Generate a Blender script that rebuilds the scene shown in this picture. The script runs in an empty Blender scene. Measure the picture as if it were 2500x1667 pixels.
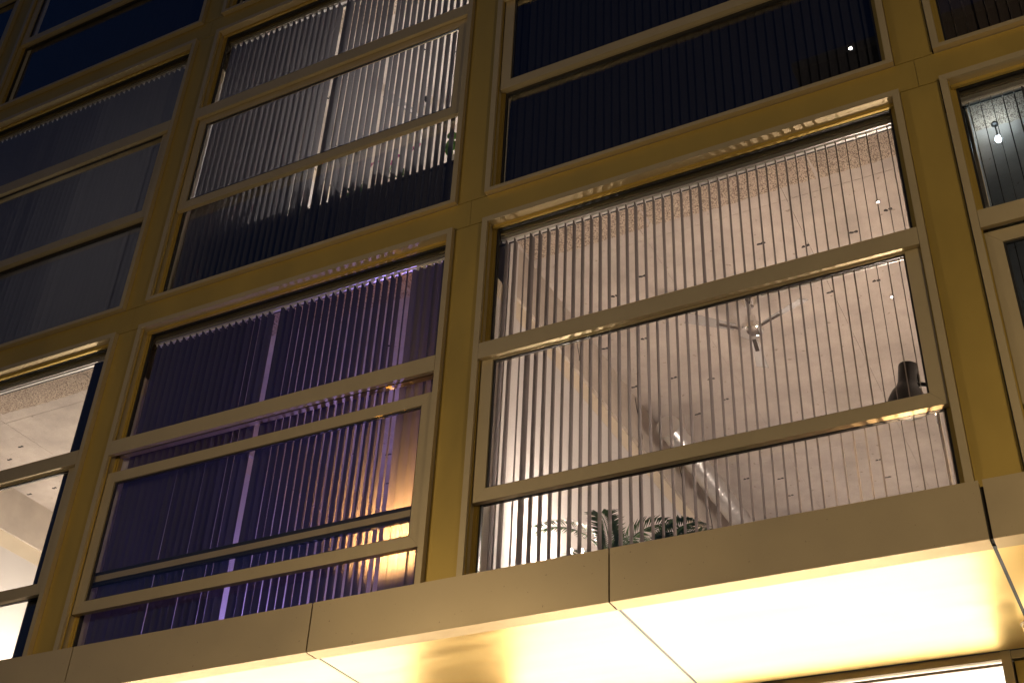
import bpy, math, random
from mathutils import Vector, Matrix
random.seed(11)
R_ = math.radians
scene = bpy.context.scene
ZC = 1.65                       # eye height: all heights below are metres above the eye, ZC lifts them onto the ground

# ------------------------------------------------------------------ camera
cam_d = bpy.data.cameras.new('camera'); cam = bpy.data.objects.new('camera', cam_d)
scene.collection.objects.link(cam); scene.camera = cam
cam_d.sensor_width = 36.0; cam_d.sensor_fit = 'HORIZONTAL'; cam_d.lens = 44.19
cam_d.clip_start = 0.05; cam_d.clip_end = 600
right = Vector((0.88783633, 0.45821242, 0.04228516))
down = Vector((-0.23410811, 0.52889078, -0.81576218))
fwd = Vector((-0.3961566, 0.714364, 0.57683969))
M = Matrix((right, -down, -fwd)).transposed().to_4x4()
M.translation = Vector((0, -7.2, ZC)); cam.matrix_world = M

# ------------------------------------------------------------------ world, moonlight, exposure
w = bpy.data.worlds.new('World'); scene.world = w; w.use_nodes = True
nt = w.node_tree; nt.nodes.clear()
sky = nt.nodes.new('ShaderNodeTexSky'); sky.sky_type = 'NISHITA'; sky.sun_disc = False
sky.sun_elevation = R_(-0.4); sky.ozone_density = 4.0; sky.sun_rotation = R_(200)
bg = nt.nodes.new('ShaderNodeBackground'); bg.inputs['Strength'].default_value = 0.13
wo = nt.nodes.new('ShaderNodeOutputWorld')
nt.links.new(sky.outputs[0], bg.inputs[0]); nt.links.new(bg.outputs[0], wo.inputs[0])
sd = bpy.data.lights.new('moon', 'SUN'); sd.energy = 0.012; sd.angle = R_(0.5); sd.color = (0.8, 0.87, 1.0)
so = bpy.data.objects.new('moon', sd); scene.collection.objects.link(so)
so.rotation_euler = (R_(48), 0, R_(-25)); so.location = (0, -20, 30)
scene.view_settings.view_transform = 'Standard'; scene.view_settings.look = 'None'
scene.view_settings.exposure = 0.0; scene.view_settings.gamma = 1.0
scene.view_settings.use_curve_mapping = False
cy = scene.cycles
cy.use_denoising = True
cy.max_bounces = 10; cy.diffuse_bounces = 5; cy.glossy_bounces = 5; cy.transparent_max_bounces = 24; cy.transmission_bounces = 6
cy.caustics_reflective = False; cy.caustics_refractive = False
cy.sample_clamp_indirect = 6.0

# ------------------------------------------------------------------ materials
MATS = {}
def principled(name, col, rough=0.5, metal=0.0, var=0.0, vscale=3.0, bump=0.0, bscale=80.0, rvar=0.0, spec=0.5, stretch=(1, 1, 1), emit=None, estr=0.0, speck=0.0, speck_col=(0.1, 0.07, 0.05), speck_scale=40):
    m = bpy.data.materials.new(name); m.use_nodes = True
    n, l = m.node_tree.nodes, m.node_tree.links
    p = n['Principled BSDF']
    p.inputs['Base Color'].default_value = (*col, 1); p.inputs['Roughness'].default_value = rough
    p.inputs['Metallic'].default_value = metal; p.inputs['Specular IOR Level'].default_value = spec
    if emit:
        p.inputs['Emission Color'].default_value = (*emit, 1); p.inputs['Emission Strength'].default_value = estr
    if var or bump or rvar or speck:
        tc = n.new('ShaderNodeTexCoord'); mp = n.new('ShaderNodeMapping'); mp.inputs['Scale'].default_value = stretch
        geo = n.new('ShaderNodeNewGeometry')
        l.new(geo.outputs['Position'], mp.inputs[0])
    csock = None
    if var or rvar:
        no = n.new('ShaderNodeTexNoise'); no.inputs['Scale'].default_value = vscale; no.inputs['Detail'].default_value = 6; no.inputs['Roughness'].default_value = 0.62
        l.new(mp.outputs[0], no.inputs['Vector'])
        if var:
            mr = n.new('ShaderNodeMapRange'); mr.inputs[1].default_value = 0.25; mr.inputs[2].default_value = 0.75
            mr.inputs[3].default_value = 1 - var; mr.inputs[4].default_value = 1 + var
            l.new(no.outputs[0], mr.inputs[0])
            mx = n.new('ShaderNodeMix'); mx.data_type = 'RGBA'; mx.blend_type = 'MULTIPLY'; mx.inputs[0].default_value = 1
            mx.inputs[6].default_value = (*col, 1); l.new(mr.outputs[0], mx.inputs[7]); csock = mx.outputs[2]
        if rvar:
            mr2 = n.new('ShaderNodeMapRange'); mr2.inputs[1].default_value = 0.3; mr2.inputs[2].default_value = 0.7
            mr2.inputs[3].default_value = max(0.02, rough - rvar); mr2.inputs[4].default_value = rough + rvar
            l.new(no.outputs[0], mr2.inputs[0]); l.new(mr2.outputs[0], p.inputs['Roughness'])
    if speck:
        n2 = n.new('ShaderNodeTexNoise'); n2.inputs['Scale'].default_value = speck_scale; n2.inputs['Detail'].default_value = 3
        l.new(mp.outputs[0], n2.inputs['Vector'])
        r2 = n.new('ShaderNodeValToRGB'); r2.color_ramp.elements[0].position = 0.66 - 0.2 * speck; r2.color_ramp.elements[1].position = 0.70 - 0.12 * speck
        r2.color_ramp.elements[0].color = (0, 0, 0, 1); r2.color_ramp.elements[1].color = (1, 1, 1, 1)
        l.new(n2.outputs[0], r2.inputs[0])
        m2 = n.new('ShaderNodeMix'); m2.data_type = 'RGBA'; l.new(r2.outputs[0], m2.inputs[0])
        if csock: l.new(csock, m2.inputs[6])
        else: m2.inputs[6].default_value = (*col, 1)
        m2.inputs[7].default_value = (*speck_col, 1); csock = m2.outputs[2]
    if csock: l.new(csock, p.inputs['Base Color'])
    if bump:
        nb = n.new('ShaderNodeTexNoise'); nb.inputs['Scale'].default_value = bscale; nb.inputs['Detail'].default_value = 4
        l.new(mp.outputs[0], nb.inputs['Vector'])
        bp = n.new('ShaderNodeBump'); bp.inputs['Strength'].default_value = bump; bp.inputs['Distance'].default_value = 0.01
        l.new(nb.outputs[0], bp.inputs['Height']); l.new(bp.outputs[0], p.inputs['Normal'])
    MATS[name] = m
    return m

principled('gold_panel', (0.41, 0.288, 0.07), 0.48, 0.6, var=0.09, vscale=2.2, stretch=(1.0, 1.0, 0.35), rvar=0.06)
principled('champagne', (0.44, 0.355, 0.21), 0.5, 0.6, var=0.06, vscale=3.0)
principled('fascia_metal', (0.455, 0.362, 0.215), 0.46, 0.5, var=0.05, vscale=1.6, rvar=0.05, speck=-0.42, speck_scale=55)
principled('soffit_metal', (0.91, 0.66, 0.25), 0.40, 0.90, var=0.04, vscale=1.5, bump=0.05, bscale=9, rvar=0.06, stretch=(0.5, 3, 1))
principled('soffit_lip', (0.56, 0.41, 0.20), 0.6, 0.6, var=0.03, vscale=3)
principled('pier_gold', (0.80, 0.50, 0.13), 0.4, 0.4, var=0.05, vscale=2)
principled('black_gasket', (0.012, 0.011, 0.011), 0.45)
principled('backing', (0.02, 0.017, 0.012), 0.8)
principled('dark_lintel', (0.03, 0.026, 0.02), 0.6)
principled('concrete', (0.46, 0.405, 0.36), 0.85, var=0.24, vscale=2.2, bump=0.25, bscale=25, speck=-0.15, speck_col=(0.30, 0.25, 0.21), speck_scale=14)
principled('concrete_beam', (0.47, 0.415, 0.355), 0.85, var=0.2, vscale=1.8, bump=0.25, bscale=25)
principled('wood_wool', (0.52, 0.43, 0.34), 0.95, var=0.14, vscale=5, bump=1.0, bscale=90, speck=0.95, speck_col=(0.17, 0.125, 0.095), speck_scale=150, stretch=(1.0, 0.55, 1.0))
principled('cream_paint', (0.66, 0.575, 0.44), 0.8, var=0.08, vscale=3)
principled('white_paint', (0.60, 0.57, 0.545), 0.75, var=0.03, vscale=2)
principled('dark_floor', (0.16, 0.13, 0.11), 0.5, var=0.1, vscale=4)
principled('tie_mark', (0.035, 0.03, 0.028), 0.9)
principled('aluminium', (0.62, 0.60, 0.58), 0.28, 0.85)
principled('rail_white', (0.75, 0.74, 0.73), 0.3, 0.3)
principled('chrome', (0.86, 0.85, 0.84), 0.07, 1.0)
principled('fan_blade', (0.80, 0.78, 0.76), 0.2, 0.7)
principled('galvanised', (0.66, 0.65, 0.64), 0.34, 0.92, var=0.06, vscale=12)
principled('black_metal', (0.02, 0.018, 0.017), 0.4)
principled('cable_black', (0.03, 0.026, 0.024), 0.6)
principled('palm_leaf', (0.045, 0.10, 0.022), 0.45, var=0.25, vscale=14)
principled('succulent_leaf', (0.10, 0.20, 0.03), 0.4, var=0.2, vscale=14)
principled('stem_green', (0.09, 0.12, 0.04), 0.6)
principled('petal', (0.42, 0.06, 0.22), 0.6)
principled('terracotta', (0.20, 0.09, 0.05), 0.8, var=0.1, vscale=9)
principled('planter', (0.035, 0.034, 0.036), 0.55)
principled('red_lacquer', (0.5, 0.03, 0.03), 0.35)
principled('pot_white', (0.7, 0.68, 0.64), 0.4)
principled('yellow_glass', (0.75, 0.6, 0.12), 0.15)
principled('paving', (0.07, 0.068, 0.065), 0.8, var=0.12, vscale=1.2, bump=0.2, bscale=30)
principled('asphalt', (0.05, 0.05, 0.052), 0.85, var=0.15, vscale=3, bump=0.3, bscale=90)
principled('kerb', (0.34, 0.33, 0.31), 0.8, var=0.1, vscale=4)
principled('opposite_render', (0.18, 0.17, 0.16), 0.9, var=0.08, vscale=0.6)
principled('shop_white', (0.86, 0.85, 0.83), 0.7)
principled('shop_floor', (0.55, 0.53, 0.50), 0.35, var=0.05, vscale=2)
principled('grey_channel', (0.40, 0.34, 0.29), 0.4, 0.6)

def glow(name, col, strength):
    m = bpy.data.materials.new(name); m.use_nodes = True; n = m.node_tree.nodes; l = m.node_tree.links; n.clear()
    e = n.new('ShaderNodeEmission'); e.inputs[0].default_value = (*col, 1); e.inputs[1].default_value = strength
    o = n.new('ShaderNodeOutputMaterial'); l.new(e.outputs[0], o.inputs[0]); MATS[name] = m; return m
glow('bulb_warm', (1, 0.82, 0.62), 60); glow('bulb_white', (1, 0.93, 0.84), 60); glow('glint_glow', (1, 0.95, 0.88), 25)
glow('bulb_violet', (0.42, 0.30, 1.0), 12); glow('bulb_cold', (0.75, 0.9, 1.0), 14); glow('lens_warm', (1, 0.72, 0.42), 30)
glow('shop_panel', (1, 0.91, 0.82), 240); glow('spot_glass', (1, 0.86, 0.62), 5); glow('flood', (1, 0.96, 0.88), 700)

def glass(name, tint):
    m = bpy.data.materials.new(name); m.use_nodes = True; n = m.node_tree.nodes; l = m.node_tree.links; n.clear()
    t = n.new('ShaderNodeBsdfTransparent'); t.inputs[0].default_value = (*tint, 1)
    g = n.new('ShaderNodeBsdfGlossy'); g.inputs['Roughness'].default_value = 0.0; g.inputs[0].default_value = (1, 1, 1, 1)
    lw = n.new('ShaderNodeLayerWeight'); lw.inputs[0].default_value = 0.5
    pw = n.new('ShaderNodeMath'); pw.operation = 'POWER'; pw.inputs[1].default_value = 5.0; l.new(lw.outputs['Facing'], pw.inputs[0])
    f = n.new('ShaderNodeMath'); f.operation = 'MULTIPLY_ADD'; f.inputs[1].default_value = 0.96; f.inputs[2].default_value = 0.042; l.new(pw.outputs[0], f.inputs[0])
    x = n.new('ShaderNodeMixShader'); o = n.new('ShaderNodeOutputMaterial')
    l.new(f.outputs[0], x.inputs[0]); l.new(t.outputs[0], x.inputs[1]); l.new(g.outputs[0], x.inputs[2]); l.new(x.outputs[0], o.inputs[0])
    MATS[name] = m; return m
glass('window_glass', (0.95, 0.95, 0.95)); glass('shop_glass', (0.97, 0.97, 0.97))

def fabric(name, col, tcol, trans=0.5):
    m = bpy.data.materials.new(name); m.use_nodes = True; n = m.node_tree.nodes; l = m.node_tree.links; n.clear()
    d = n.new('ShaderNodeBsdfDiffuse'); t = n.new('ShaderNodeBsdfTranslucent'); x = n.new('ShaderNodeMixShader'); x.inputs[0].default_value = trans
    geo = n.new('ShaderNodeNewGeometry'); mp = n.new('ShaderNodeMapping'); mp.inputs['Scale'].default_value = (90, 90, 2.5)
    no = n.new('ShaderNodeTexNoise'); no.inputs['Scale'].default_value = 1.0; no.inputs['Detail'].default_value = 3
    l.new(geo.outputs['Position'], mp.inputs[0]); l.new(mp.outputs[0], no.inputs['Vector'])
    mr = n.new('ShaderNodeMapRange'); mr.inputs[3].default_value = 0.85; mr.inputs[4].default_value = 1.15; l.new(no.outputs[0], mr.inputs[0])
    mx = n.new('ShaderNodeMix'); mx.data_type = 'RGBA'; mx.blend_type = 'MULTIPLY'; mx.inputs[0].default_value = 1; mx.inputs[6].default_value = (*col, 1)
    l.new(mr.outputs[0], mx.inputs[7]); l.new(mx.outputs[2], d.inputs[0])
    mt = n.new('ShaderNodeMix'); mt.data_type = 'RGBA'; mt.blend_type = 'MULTIPLY'; mt.inputs[0].default_value = 1; mt.inputs[6].default_value = (*tcol, 1); l.new(mr.outputs[0], mt.inputs[7]); l.new(mt.outputs[2], t.inputs[0])
    o = n.new('ShaderNodeOutputMaterial'); l.new(d.outputs[0], x.inputs[1]); l.new(t.outputs[0], x.inputs[2]); l.new(x.outputs[0], o.inputs[0])
    MATS[name] = m; return m
fabric('slat_grey', (0.105, 0.100, 0.104), (0.155, 0.148, 0.145))
fabric('slat_violet_lit', (0.12, 0.11, 0.15), (0.12, 0.11, 0.15))  # blind fabric with the violet room light tinted into its colour
fabric('slat_grey_lit', (0.33, 0.285, 0.27), (0.13, 0.12, 0.115))  # grey blind fabric lightened to carry the bright room's light
fabric('slat_brown', (0.07, 0.058, 0.055), (0.06, 0.05, 0.045))
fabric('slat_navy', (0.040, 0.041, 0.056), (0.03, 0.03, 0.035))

# ------------------------------------------------------------------ mesh helpers
COL = scene.collection
class MB:
    def __init__(s): s.v = []; s.f = []; s.smooth = False
    def quad(s, a, b, c, d):
        i = len(s.v); s.v += [a, b, c, d]; s.f.append((i, i + 1, i + 2, i + 3)); return s
    def box(s, x0, x1, y0, y1, z0, z1):
        i = len(s.v)
        s.v += [(x0, y0, z0), (x1, y0, z0), (x1, y1, z0), (x0, y1, z0), (x0, y0, z1), (x1, y0, z1), (x1, y1, z1), (x0, y1, z1)]
        s.f += [tuple(i + k for k in q) for q in ((0, 3, 2, 1), (4, 5, 6, 7), (0, 1, 5, 4), (1, 2, 6, 5), (2, 3, 7, 6), (3, 0, 4, 7))]
        return s
    def prism(s, poly, y0, y1):            # poly in (x,z), extruded along y
        i = len(s.v); n = len(poly)
        s.v += [(x, y0, z) for x, z in poly] + [(x, y1, z) for x, z in poly]
        s.f.append(tuple(i + k for k in range(n))); s.f.append(tuple(i + 2 * n - 1 - k for k in range(n)))
        for k in range(n):
            j = (k + 1) % n; s.f.append((i + k, i + n + k, i + n + j, i + j))
        return s
    def prism_z(s, poly, z0, z1):          # poly in (x,y), extruded along z
        i = len(s.v); n = len(poly)
        s.v += [(x, y, z0) for x, y in poly] + [(x, y, z1) for x, y in poly]
        s.f.append(tuple(i + n - 1 - k for k in range(n))); s.f.append(tuple(i + n + k for k in range(n)))
        for k in range(n):
            j = (k + 1) % n; s.f.append((i + k, i + j, i + n + j, i + n + k))
        return s
    def ring(s, x0, x1, z0, z1, wl, wb, y0, y1, gap=0.0012, wt=None):   # mitred frame: four bars
        wt = wb if wt is None else wt
        O = [(x0, z0), (x1, z0), (x1, z1), (x0, z1)]; I = [(x0 + wl, z0 + wb), (x1 - wl, z0 + wb), (x1 - wl, z1 - wt), (x0 + wl, z1 - wt)]
        g = gap
        s.prism([(O[0][0] + g, O[0][1]), (O[1][0] - g, O[1][1]), (I[1][0] - g, I[1][1]), (I[0][0] + g, I[0][1])], y0, y1)
        s.prism([(O[3][0] + g, O[3][1]), (I[3][0] + g, I[3][1]), (I[2][0] - g, I[2][1]), (O[2][0] - g, O[2][1])], y0, y1)
        s.prism([O[0], I[0], I[3], O[3]], y0, y1)
        s.prism([O[1], O[2], I[2], I[1]], y0, y1)
        return s
    def tube(s, pts, rad, n=8, cap=True):
        pts = [Vector(p) for p in pts]; rs = rad if isinstance(rad, (list, tuple)) else [rad] * len(pts)
        base = len(s.v); up = None
        for k, p in enumerate(pts):
            d = (pts[min(k + 1, len(pts) - 1)] - pts[max(k - 1, 0)]).normalized()
            if up is None:
                up = Vector((0, 0, 1)) if abs(d.z) < 0.9 else Vector((1, 0, 0))
            u = (up - d * up.dot(d)).normalized(); vv = d.cross(u); up = u
            for j in range(n):
                a = 2 * math.pi * j / n; s.v.append(tuple(p + (u * math.cos(a) + vv * math.sin(a)) * rs[k]))
        for k in range(len(pts) - 1):
            for j in range(n):
                a, b = base + k * n + j, base + k * n + (j + 1) % n; s.f.append((a, b, b + n, a + n))
        if cap:
            s.f.append(tuple(base + n - 1 - j for j in range(n))); e = base + (len(pts) - 1) * n; s.f.append(tuple(e + j for j in range(n)))
        s.smooth = True
        return s
    def lathe(s, prof, c=(0, 0, 0), n=24, axis=None):        # prof: (r,z) list, around z through c
        base = len(s.v); c = Vector(c)
        for r, z in prof:
            for j in range(n):
                a = 2 * math.pi * j / n; p = Vector((r * math.cos(a), r * math.sin(a), z))
                if axis is not None: p = axis @ p
                s.v.append(tuple(c + p))
        for k in range(len(prof) - 1):
            for j in range(n):
                a, b = base + k * n + j, base + k * n + (j + 1) % n; s.f.append((a, b, b + n, a + n))
        s.smooth = True
        return s
    def mesh(s, name, mat):
        m = bpy.data.meshes.new(name); m.from_pydata([tuple(v) for v in s.v], [], s.f); m.materials.append(MATS[mat])
        m.validate()
        if s.smooth:
            m.polygons.foreach_set('use_smooth', [True] * len(m.polygons))
            try: m.set_sharp_from_angle(angle=R_(38))
            except Exception: pass
        m.update(); return m
    def build(s, name, mat, parent=None, loc=(0, 0, 0)):
        return link(name, s.mesh(name, mat), parent, loc)
def link(name, me, parent=None, loc=(0, 0, 0), rot=(0, 0, 0)):
    o = bpy.data.objects.new(name, me); COL.objects.link(o); o.location = loc; o.rotation_euler = rot
    if parent is not None: o.parent = parent
    return o
def empty(name, loc=(0, 0, 0), rot=(0, 0, 0)):
    o = bpy.data.objects.new(name, None); COL.objects.link(o); o.location = loc; o.rotation_euler = rot; o.empty_display_size = 0.1
    return o
def tag(o, label=None, cat=None, group=None, kind=None):
    for k, v in (('label', label), ('category', cat), ('group', group), ('kind', kind)):
        if v: o[k] = v
    return o
def struct(name, mb, mat, loc=(0, 0, 0)):
    o = mb.build(name, mat, None, loc); o['kind'] = 'structure'; return o
def point(name, parent, loc, power, col, r=0.05):
    d = bpy.data.lights.new(name, 'POINT'); d.energy = power; d.color = col; d.shadow_soft_size = r
    o = bpy.data.objects.new(name, d); COL.objects.link(o); o.location = loc; o.parent = parent; return o

# ------------------------------------------------------------------ dimensions
BAY = 3.8952; STO = 4.36
def colx(i): return -0.5832 - BAY * i            # centre line of column i (column i is the left edge of bay i-1 ... right edge of bay i)
def bayx(b): return -2.527 - BAY * b             # centre of bay b
YB = 0.16                                         # plane of the blinds
CEIL = 7.20; FLOOR = 3.62                         # the first storey floor is raised over the shop soffit
def floor_of(r): return FLOOR if r == 0 else CEIL - STO + 0.25 + r * STO

# ------------------------------------------------------------------ ground, road, opposite side of the street
struct('ground', MB().box(-150, 150, -150, 150, -0.5, -0.13), 'asphalt')
struct('pavement', MB().box(-60, 60, -9.6, 9.0, -0.3, 0.0), 'paving')
struct('kerb', MB().box(-60, 60, -9.9, -9.604, -0.3, 0.004), 'kerb')

# ------------------------------------------------------------------ the building
bld = tag(empty('apartment_building', (0, 0, 0)), 'gold metal clad apartment block with large sash windows over a lit shop', 'building')
ROWS = (0, 1, 2)                                  # storey index above the shop
# column panels
cp = MB().box(-0.1425, 0.1425, 0.0, 0.03, 3.135 + 0.004, 7.20 - 0.004).mesh('column_panel', 'gold_panel')
cp0 = MB().box(-0.1425, 0.1425, 0.0, 0.03, 3.50, 7.20 - 0.004).mesh('column_panel', 'gold_panel')
for r in ROWS:
    for i in range(-1, 5):
        link('column_panel', cp if r else cp0, bld, (colx(i), 0, ZC + r * STO))
# spandrel bands, one panel for each bay, seams on the column centre lines
sp = MB().box(-BAY / 2 + 0.0016, BAY / 2 - 0.0016, 0.0, 0.03, 7.204, 7.491).mesh('spandrel_panel', 'gold_panel')
for r in ROWS:
    for b in range(-1, 4):
        link('spandrel_panel', sp, bld, ((colx(b) + colx(b + 1)) / 2, 0, ZC + r * STO))
# dark carcass behind the joints
bk = MB()
for i in range(-1, 5):
    bk.box(colx(i) - 0.135, colx(i) + 0.135, 0.032, 0.11, ZC + 3.5, ZC + 7.2 + 2 * STO)
for r in ROWS:
    for i in range(-1, 4):
        pass
bk.build('carcass', 'backing', bld)
for r in ROWS:
    MB().box(colx(4), colx(-1), 0.034, 0.108, ZC + 7.13 + r * STO, ZC + 7.56 + r * STO).build('carcass', 'backing', bld)
# fascia
fj = [-10.37, -7.952, -5.545, -3.1163, -0.691, 1.734, 4.16]
for a, b in zip(fj[:-1], fj[1:]):
    g = 0.0075 if abs(b + 0.691) > 0.01 and abs(a + 0.691) > 0.01 else 0.0075
    a2 = a + (0.012 if abs(a + 0.691) < 0.01 else 0.006); b2 = b - (0.012 if abs(b + 0.691) < 0.01 else 0.006)
    m = MB(); m.box(a2, b2, -0.08, -0.055, ZC + 3.409, ZC + 3.797); m.box(a2, b2, -0.0545, 0.1, ZC + 3.772, ZC + 3.797)
    p = m.build('fascia_panel', 'fascia_metal', bld)
    MB().box(a2, b2, -0.0795, 0.062, ZC + 3.4065, ZC + 3.4085).build('fascia_return', 'soffit_lip', p)
MB().box(-12, 5, -0.05, 0.12, ZC + 3.42, ZC + 3.765).build('carcass', 'backing', bld)
# soffit panels
sj = [-10.36, -7.93, -5.525, -3.105, -0.693, 1.75, 4.16]
for a, b in zip(sj[:-1], sj[1:]):
    g = 0.012 if False else 0.005
    a2 = a + (0.011 if abs(a + 0.693) < 0.01 else 0.013); b2 = b - (0.011 if abs(b + 0.693) < 0.01 else 0.013)
    MB().box(a2, b2, 0.066, 1.672, ZC + 3.4095, ZC + 3.4112).build('soffit_panel', 'soffit_metal', bld)
MB().box(-12, 5, 0.03, 1.75, ZC + 3.4114, ZC + 3.45).build('carcass', 'black_gasket', bld)

# ------------------------------------------------------------------ windows
HW_O, HW_I = 1.798, 1.746
def win_meshes(zb):
    W = {}
    m = MB(); m.ring(-HW_O, HW_O, zb, 7.198, HW_O - HW_I, 0.040, -0.05, 0.092, wt=0.054); W['frame'] = m.mesh('window', 'champagne')
    m = MB()
    for s in (-1, 1):
        for y0, y1, d in ((-0.022, -0.012, 0.010), (0.048, 0.060, 0.026), (0.060, 0.104, 0.040)):
            xa, xb = sorted((s * (HW_I - 0.0005), s * (HW_I - d))); m.box(xa, xb, y0, y1, zb + 0.042, 7.142)
    m.box(-HW_I + 0.012, HW_I - 0.012, 0.026, 0.050, 7.112, 7.1438)
    W['track'] = m.mesh('track', 'gold_panel')
    # fixed glazing bars (top pane bottom rail, bottom pane rails)
    m = MB(); m.ring(-HW_I + 0.0405, HW_I - 0.0405, 5.7655, 7.142, 0.016, 0.022, 0.066, 0.098, wt=0.022); W['gasket_top'] = m.mesh('gasket', 'black_gasket')
    m = MB(); m.ring(-HW_I + 0.0405, HW_I - 0.0405, zb + 0.042, 4.545, 0.016, 0.018, 0.066, 0.098, wt=0.125); W['gasket_bottom'] = m.mesh('gasket', 'black_gasket')
    m = MB(); m.box(-HW_I + 0.041, HW_I - 0.041, 0.047, 0.101, 5.724, 5.765); W['glazing_rail'] = m.mesh('glazing_rail', 'champagne')
    m = MB(); m.box(-HW_I + 0.041, HW_I - 0.041, 0.054, 0.064, 4.448, 4.505); W['meeting_bar'] = m.mesh('meeting_bar', 'champagne')
    m = MB(); m.box(-HW_I + 0.045, HW_I - 0.045, 0.078, 0.086, 5.77, 7.13); W['pane_top'] = m.mesh('pane', 'window_glass')
    m = MB(); m.box(-HW_I + 0.045, HW_I - 0.045, 0.078, 0.086, zb + 0.052, 4.50); W['pane_bottom'] = m.mesh('pane', 'window_glass')
    m = MB(); m.box(-1.7435, 1.7435, -0.0515, -0.012, 5.690, 5.842); W['transom'] = m.mesh('transom', 'champagne')
    m = MB(); m.ring(-1.733, 1.733, 4.411, 5.785, 0.104, 0.106, -0.005, 0.044, gap=0.0016); W['sash'] = m.mesh('sash', 'champagne')
    m = MB(); m.ring(-1.6295, 1.6295, 4.5165, 5.6795, 0.016, 0.012, 0.010, 0.030); W['sash_gasket'] = m.mesh('gasket', 'black_gasket')
    m = MB(); m.box(-1.62, 1.62, 0.017, 0.023, 4.522, 5.675); W['sash_pane'] = m.mesh('pane', 'window_glass')
    return W
WMS = [win_meshes(3.51), win_meshes(3.138)]
SILL = {}
def window(b, r, drop=0.0, label=None):
    WM = WMS[1 if r else 0]
    f = link('window', WM['frame'], bld, (bayx(b), 0, ZC + r * STO))
    if label: f['label'] = label
    for nm, k in (('track', 'track'), ('gasket', 'gasket_top'), ('gasket', 'gasket_bottom'), ('meeting_bar', 'meeting_bar'), ('glazing_rail', 'glazing_rail'), ('pane', 'pane_top'), ('pane', 'pane_bottom'), ('transom', 'transom')):
        link(nm, WM[k], f)
    lift = 0.03 if r else 0.0
    link('sash', WM['sash'], f, (0, 0, lift - drop)); link('gasket', WM['sash_gasket'], f, (0, 0, lift - drop)); link('pane', WM['sash_pane'], f, (0, 0, lift - drop))
    return f
window(-1, 0, 0.115, 'window at the right edge with its middle sash slightly lowered')
window(0, 0, 0, 'closed brightly lit window with open slats and ceiling fan behind')
window(1, 0, 0.27, 'violet lit window with its middle sash lowered open')
window(2, 0, 0, 'bright unscreened window at the lower left edge')
window(-1, 1); window(0, 1, 0, 'wide dark window above the brightest room')
window(1, 1, 0.10, 'window with grey slats and plants on its sill'); window(2, 1, 0, 'closed window behind shut grey slats')
for b in (1, 2, 3): window(b, 2)

# ------------------------------------------------------------------ rooms
for r in ROWS:
    z = ZC + CEIL + r * STO
    struct('floor_slab', MB().box(colx(4), colx(-1), 0.115, 9.0, z + 0.012, z + 0.24), 'concrete_beam')
struct('floor_slab', MB().box(colx(4), colx(-1), 0.125, 9.0, ZC + 3.505, ZC + 3.606), 'concrete_beam')
def partition(i, r):
    z0 = ZC + floor_of(r); zc = ZC + CEIL + r * STO; x = colx(i)
    w_ = struct('partition_wall', MB().box(x - 0.23, x + 0.23, 0.112, 8.9, z0 - 0.013, zc - 0.735), 'white_paint')
    # cream primer strip with a wavering brush edge, concrete downstand over it
    m = MB(); n = 40
    pts = [(0.113, zc - 0.735)] + [(8.89, zc - 0.735)]
    for s in (-1, 1):
        X = x + s * 0.231
        m.box(min(x, X), max(x, X), 0.1125, 8.895, zc - 0.7349, zc - 0.545)
    m.build('primer_strip', 'cream_paint', w_)
    MB().box(x - 0.283, x + 0.283, 0.2525, 0.41, z0 + 0.001, zc - 0.0075).build('pilaster', 'white_paint', w_)
    MB().box(x - 0.262, x + 0.262, 0.411, 8.9, zc - 0.5445, zc + 0.010).build('concrete_downstand', 'concrete_beam', w_)
    return w_
for r in ROWS:
    for i in range(-1, 5): partition(i, r)
for r in ROWS:
    z0 = ZC + floor_of(r); zc = ZC + CEIL + r * STO
    struct('back_wall', MB().box(colx(4), colx(-1), 8.6, 8.8, z0 - 0.013, zc), 'white_paint')
    struct('floor', MB().box(colx(4), colx(-1), 0.12, 8.6, z0 - 0.012, z0), 'dark_floor')
    struct('lintel', MB().box(colx(4), colx(-1), 0.112, 0.25, zc - 0.11, zc + 0.008), 'dark_lintel')
# concrete ceilings: cast panels with open joints, tie marks, wood wool board along the facade
def panel_mesh(x0, x1, y0, y1): return MB().box(x0, x1, y0, y1, 0.0, 0.014)
HOLES = [(-1.47, 1.46), (-1.13, 1.29), (-2.24, 1.28), (-1.90, 1.47), (-3.37, 1.28), (-3.72, 1.45), (-1.88, 2.21), (-1.46, 2.21), (-4.15, 2.2), (-3.73, 2.2),
         (-3.376, 3.135), (-3.72, 2.96), (-4.15, 2.957), (-3.373, 3.555), (-3.734, 3.715), (-3.72, 5.25), (-3.36, 5.4), (-3.372, 5.83), (-2.235, 5.84), (-2.237, 5.41)]
def hole_mesh(seed):
    rnd = random.Random(seed); m = MB()
    for sx, rx in ((-0.019, 0.021), (0.019, 0.019)):
        n = 9; poly = []
        for k in range(n):
            a = 2 * math.pi * k / n; q = 1 + rnd.uniform(-0.35, 0.3)
            poly.append((sx + rx * q * math.cos(a), 0.016 * q * math.sin(a)))
        m.prism_z(poly, -0.002, 0.006)
    return m.mesh('tie_hole', 'tie_mark')
HM = [hole_mesh(s) for s in range(4)]
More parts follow.
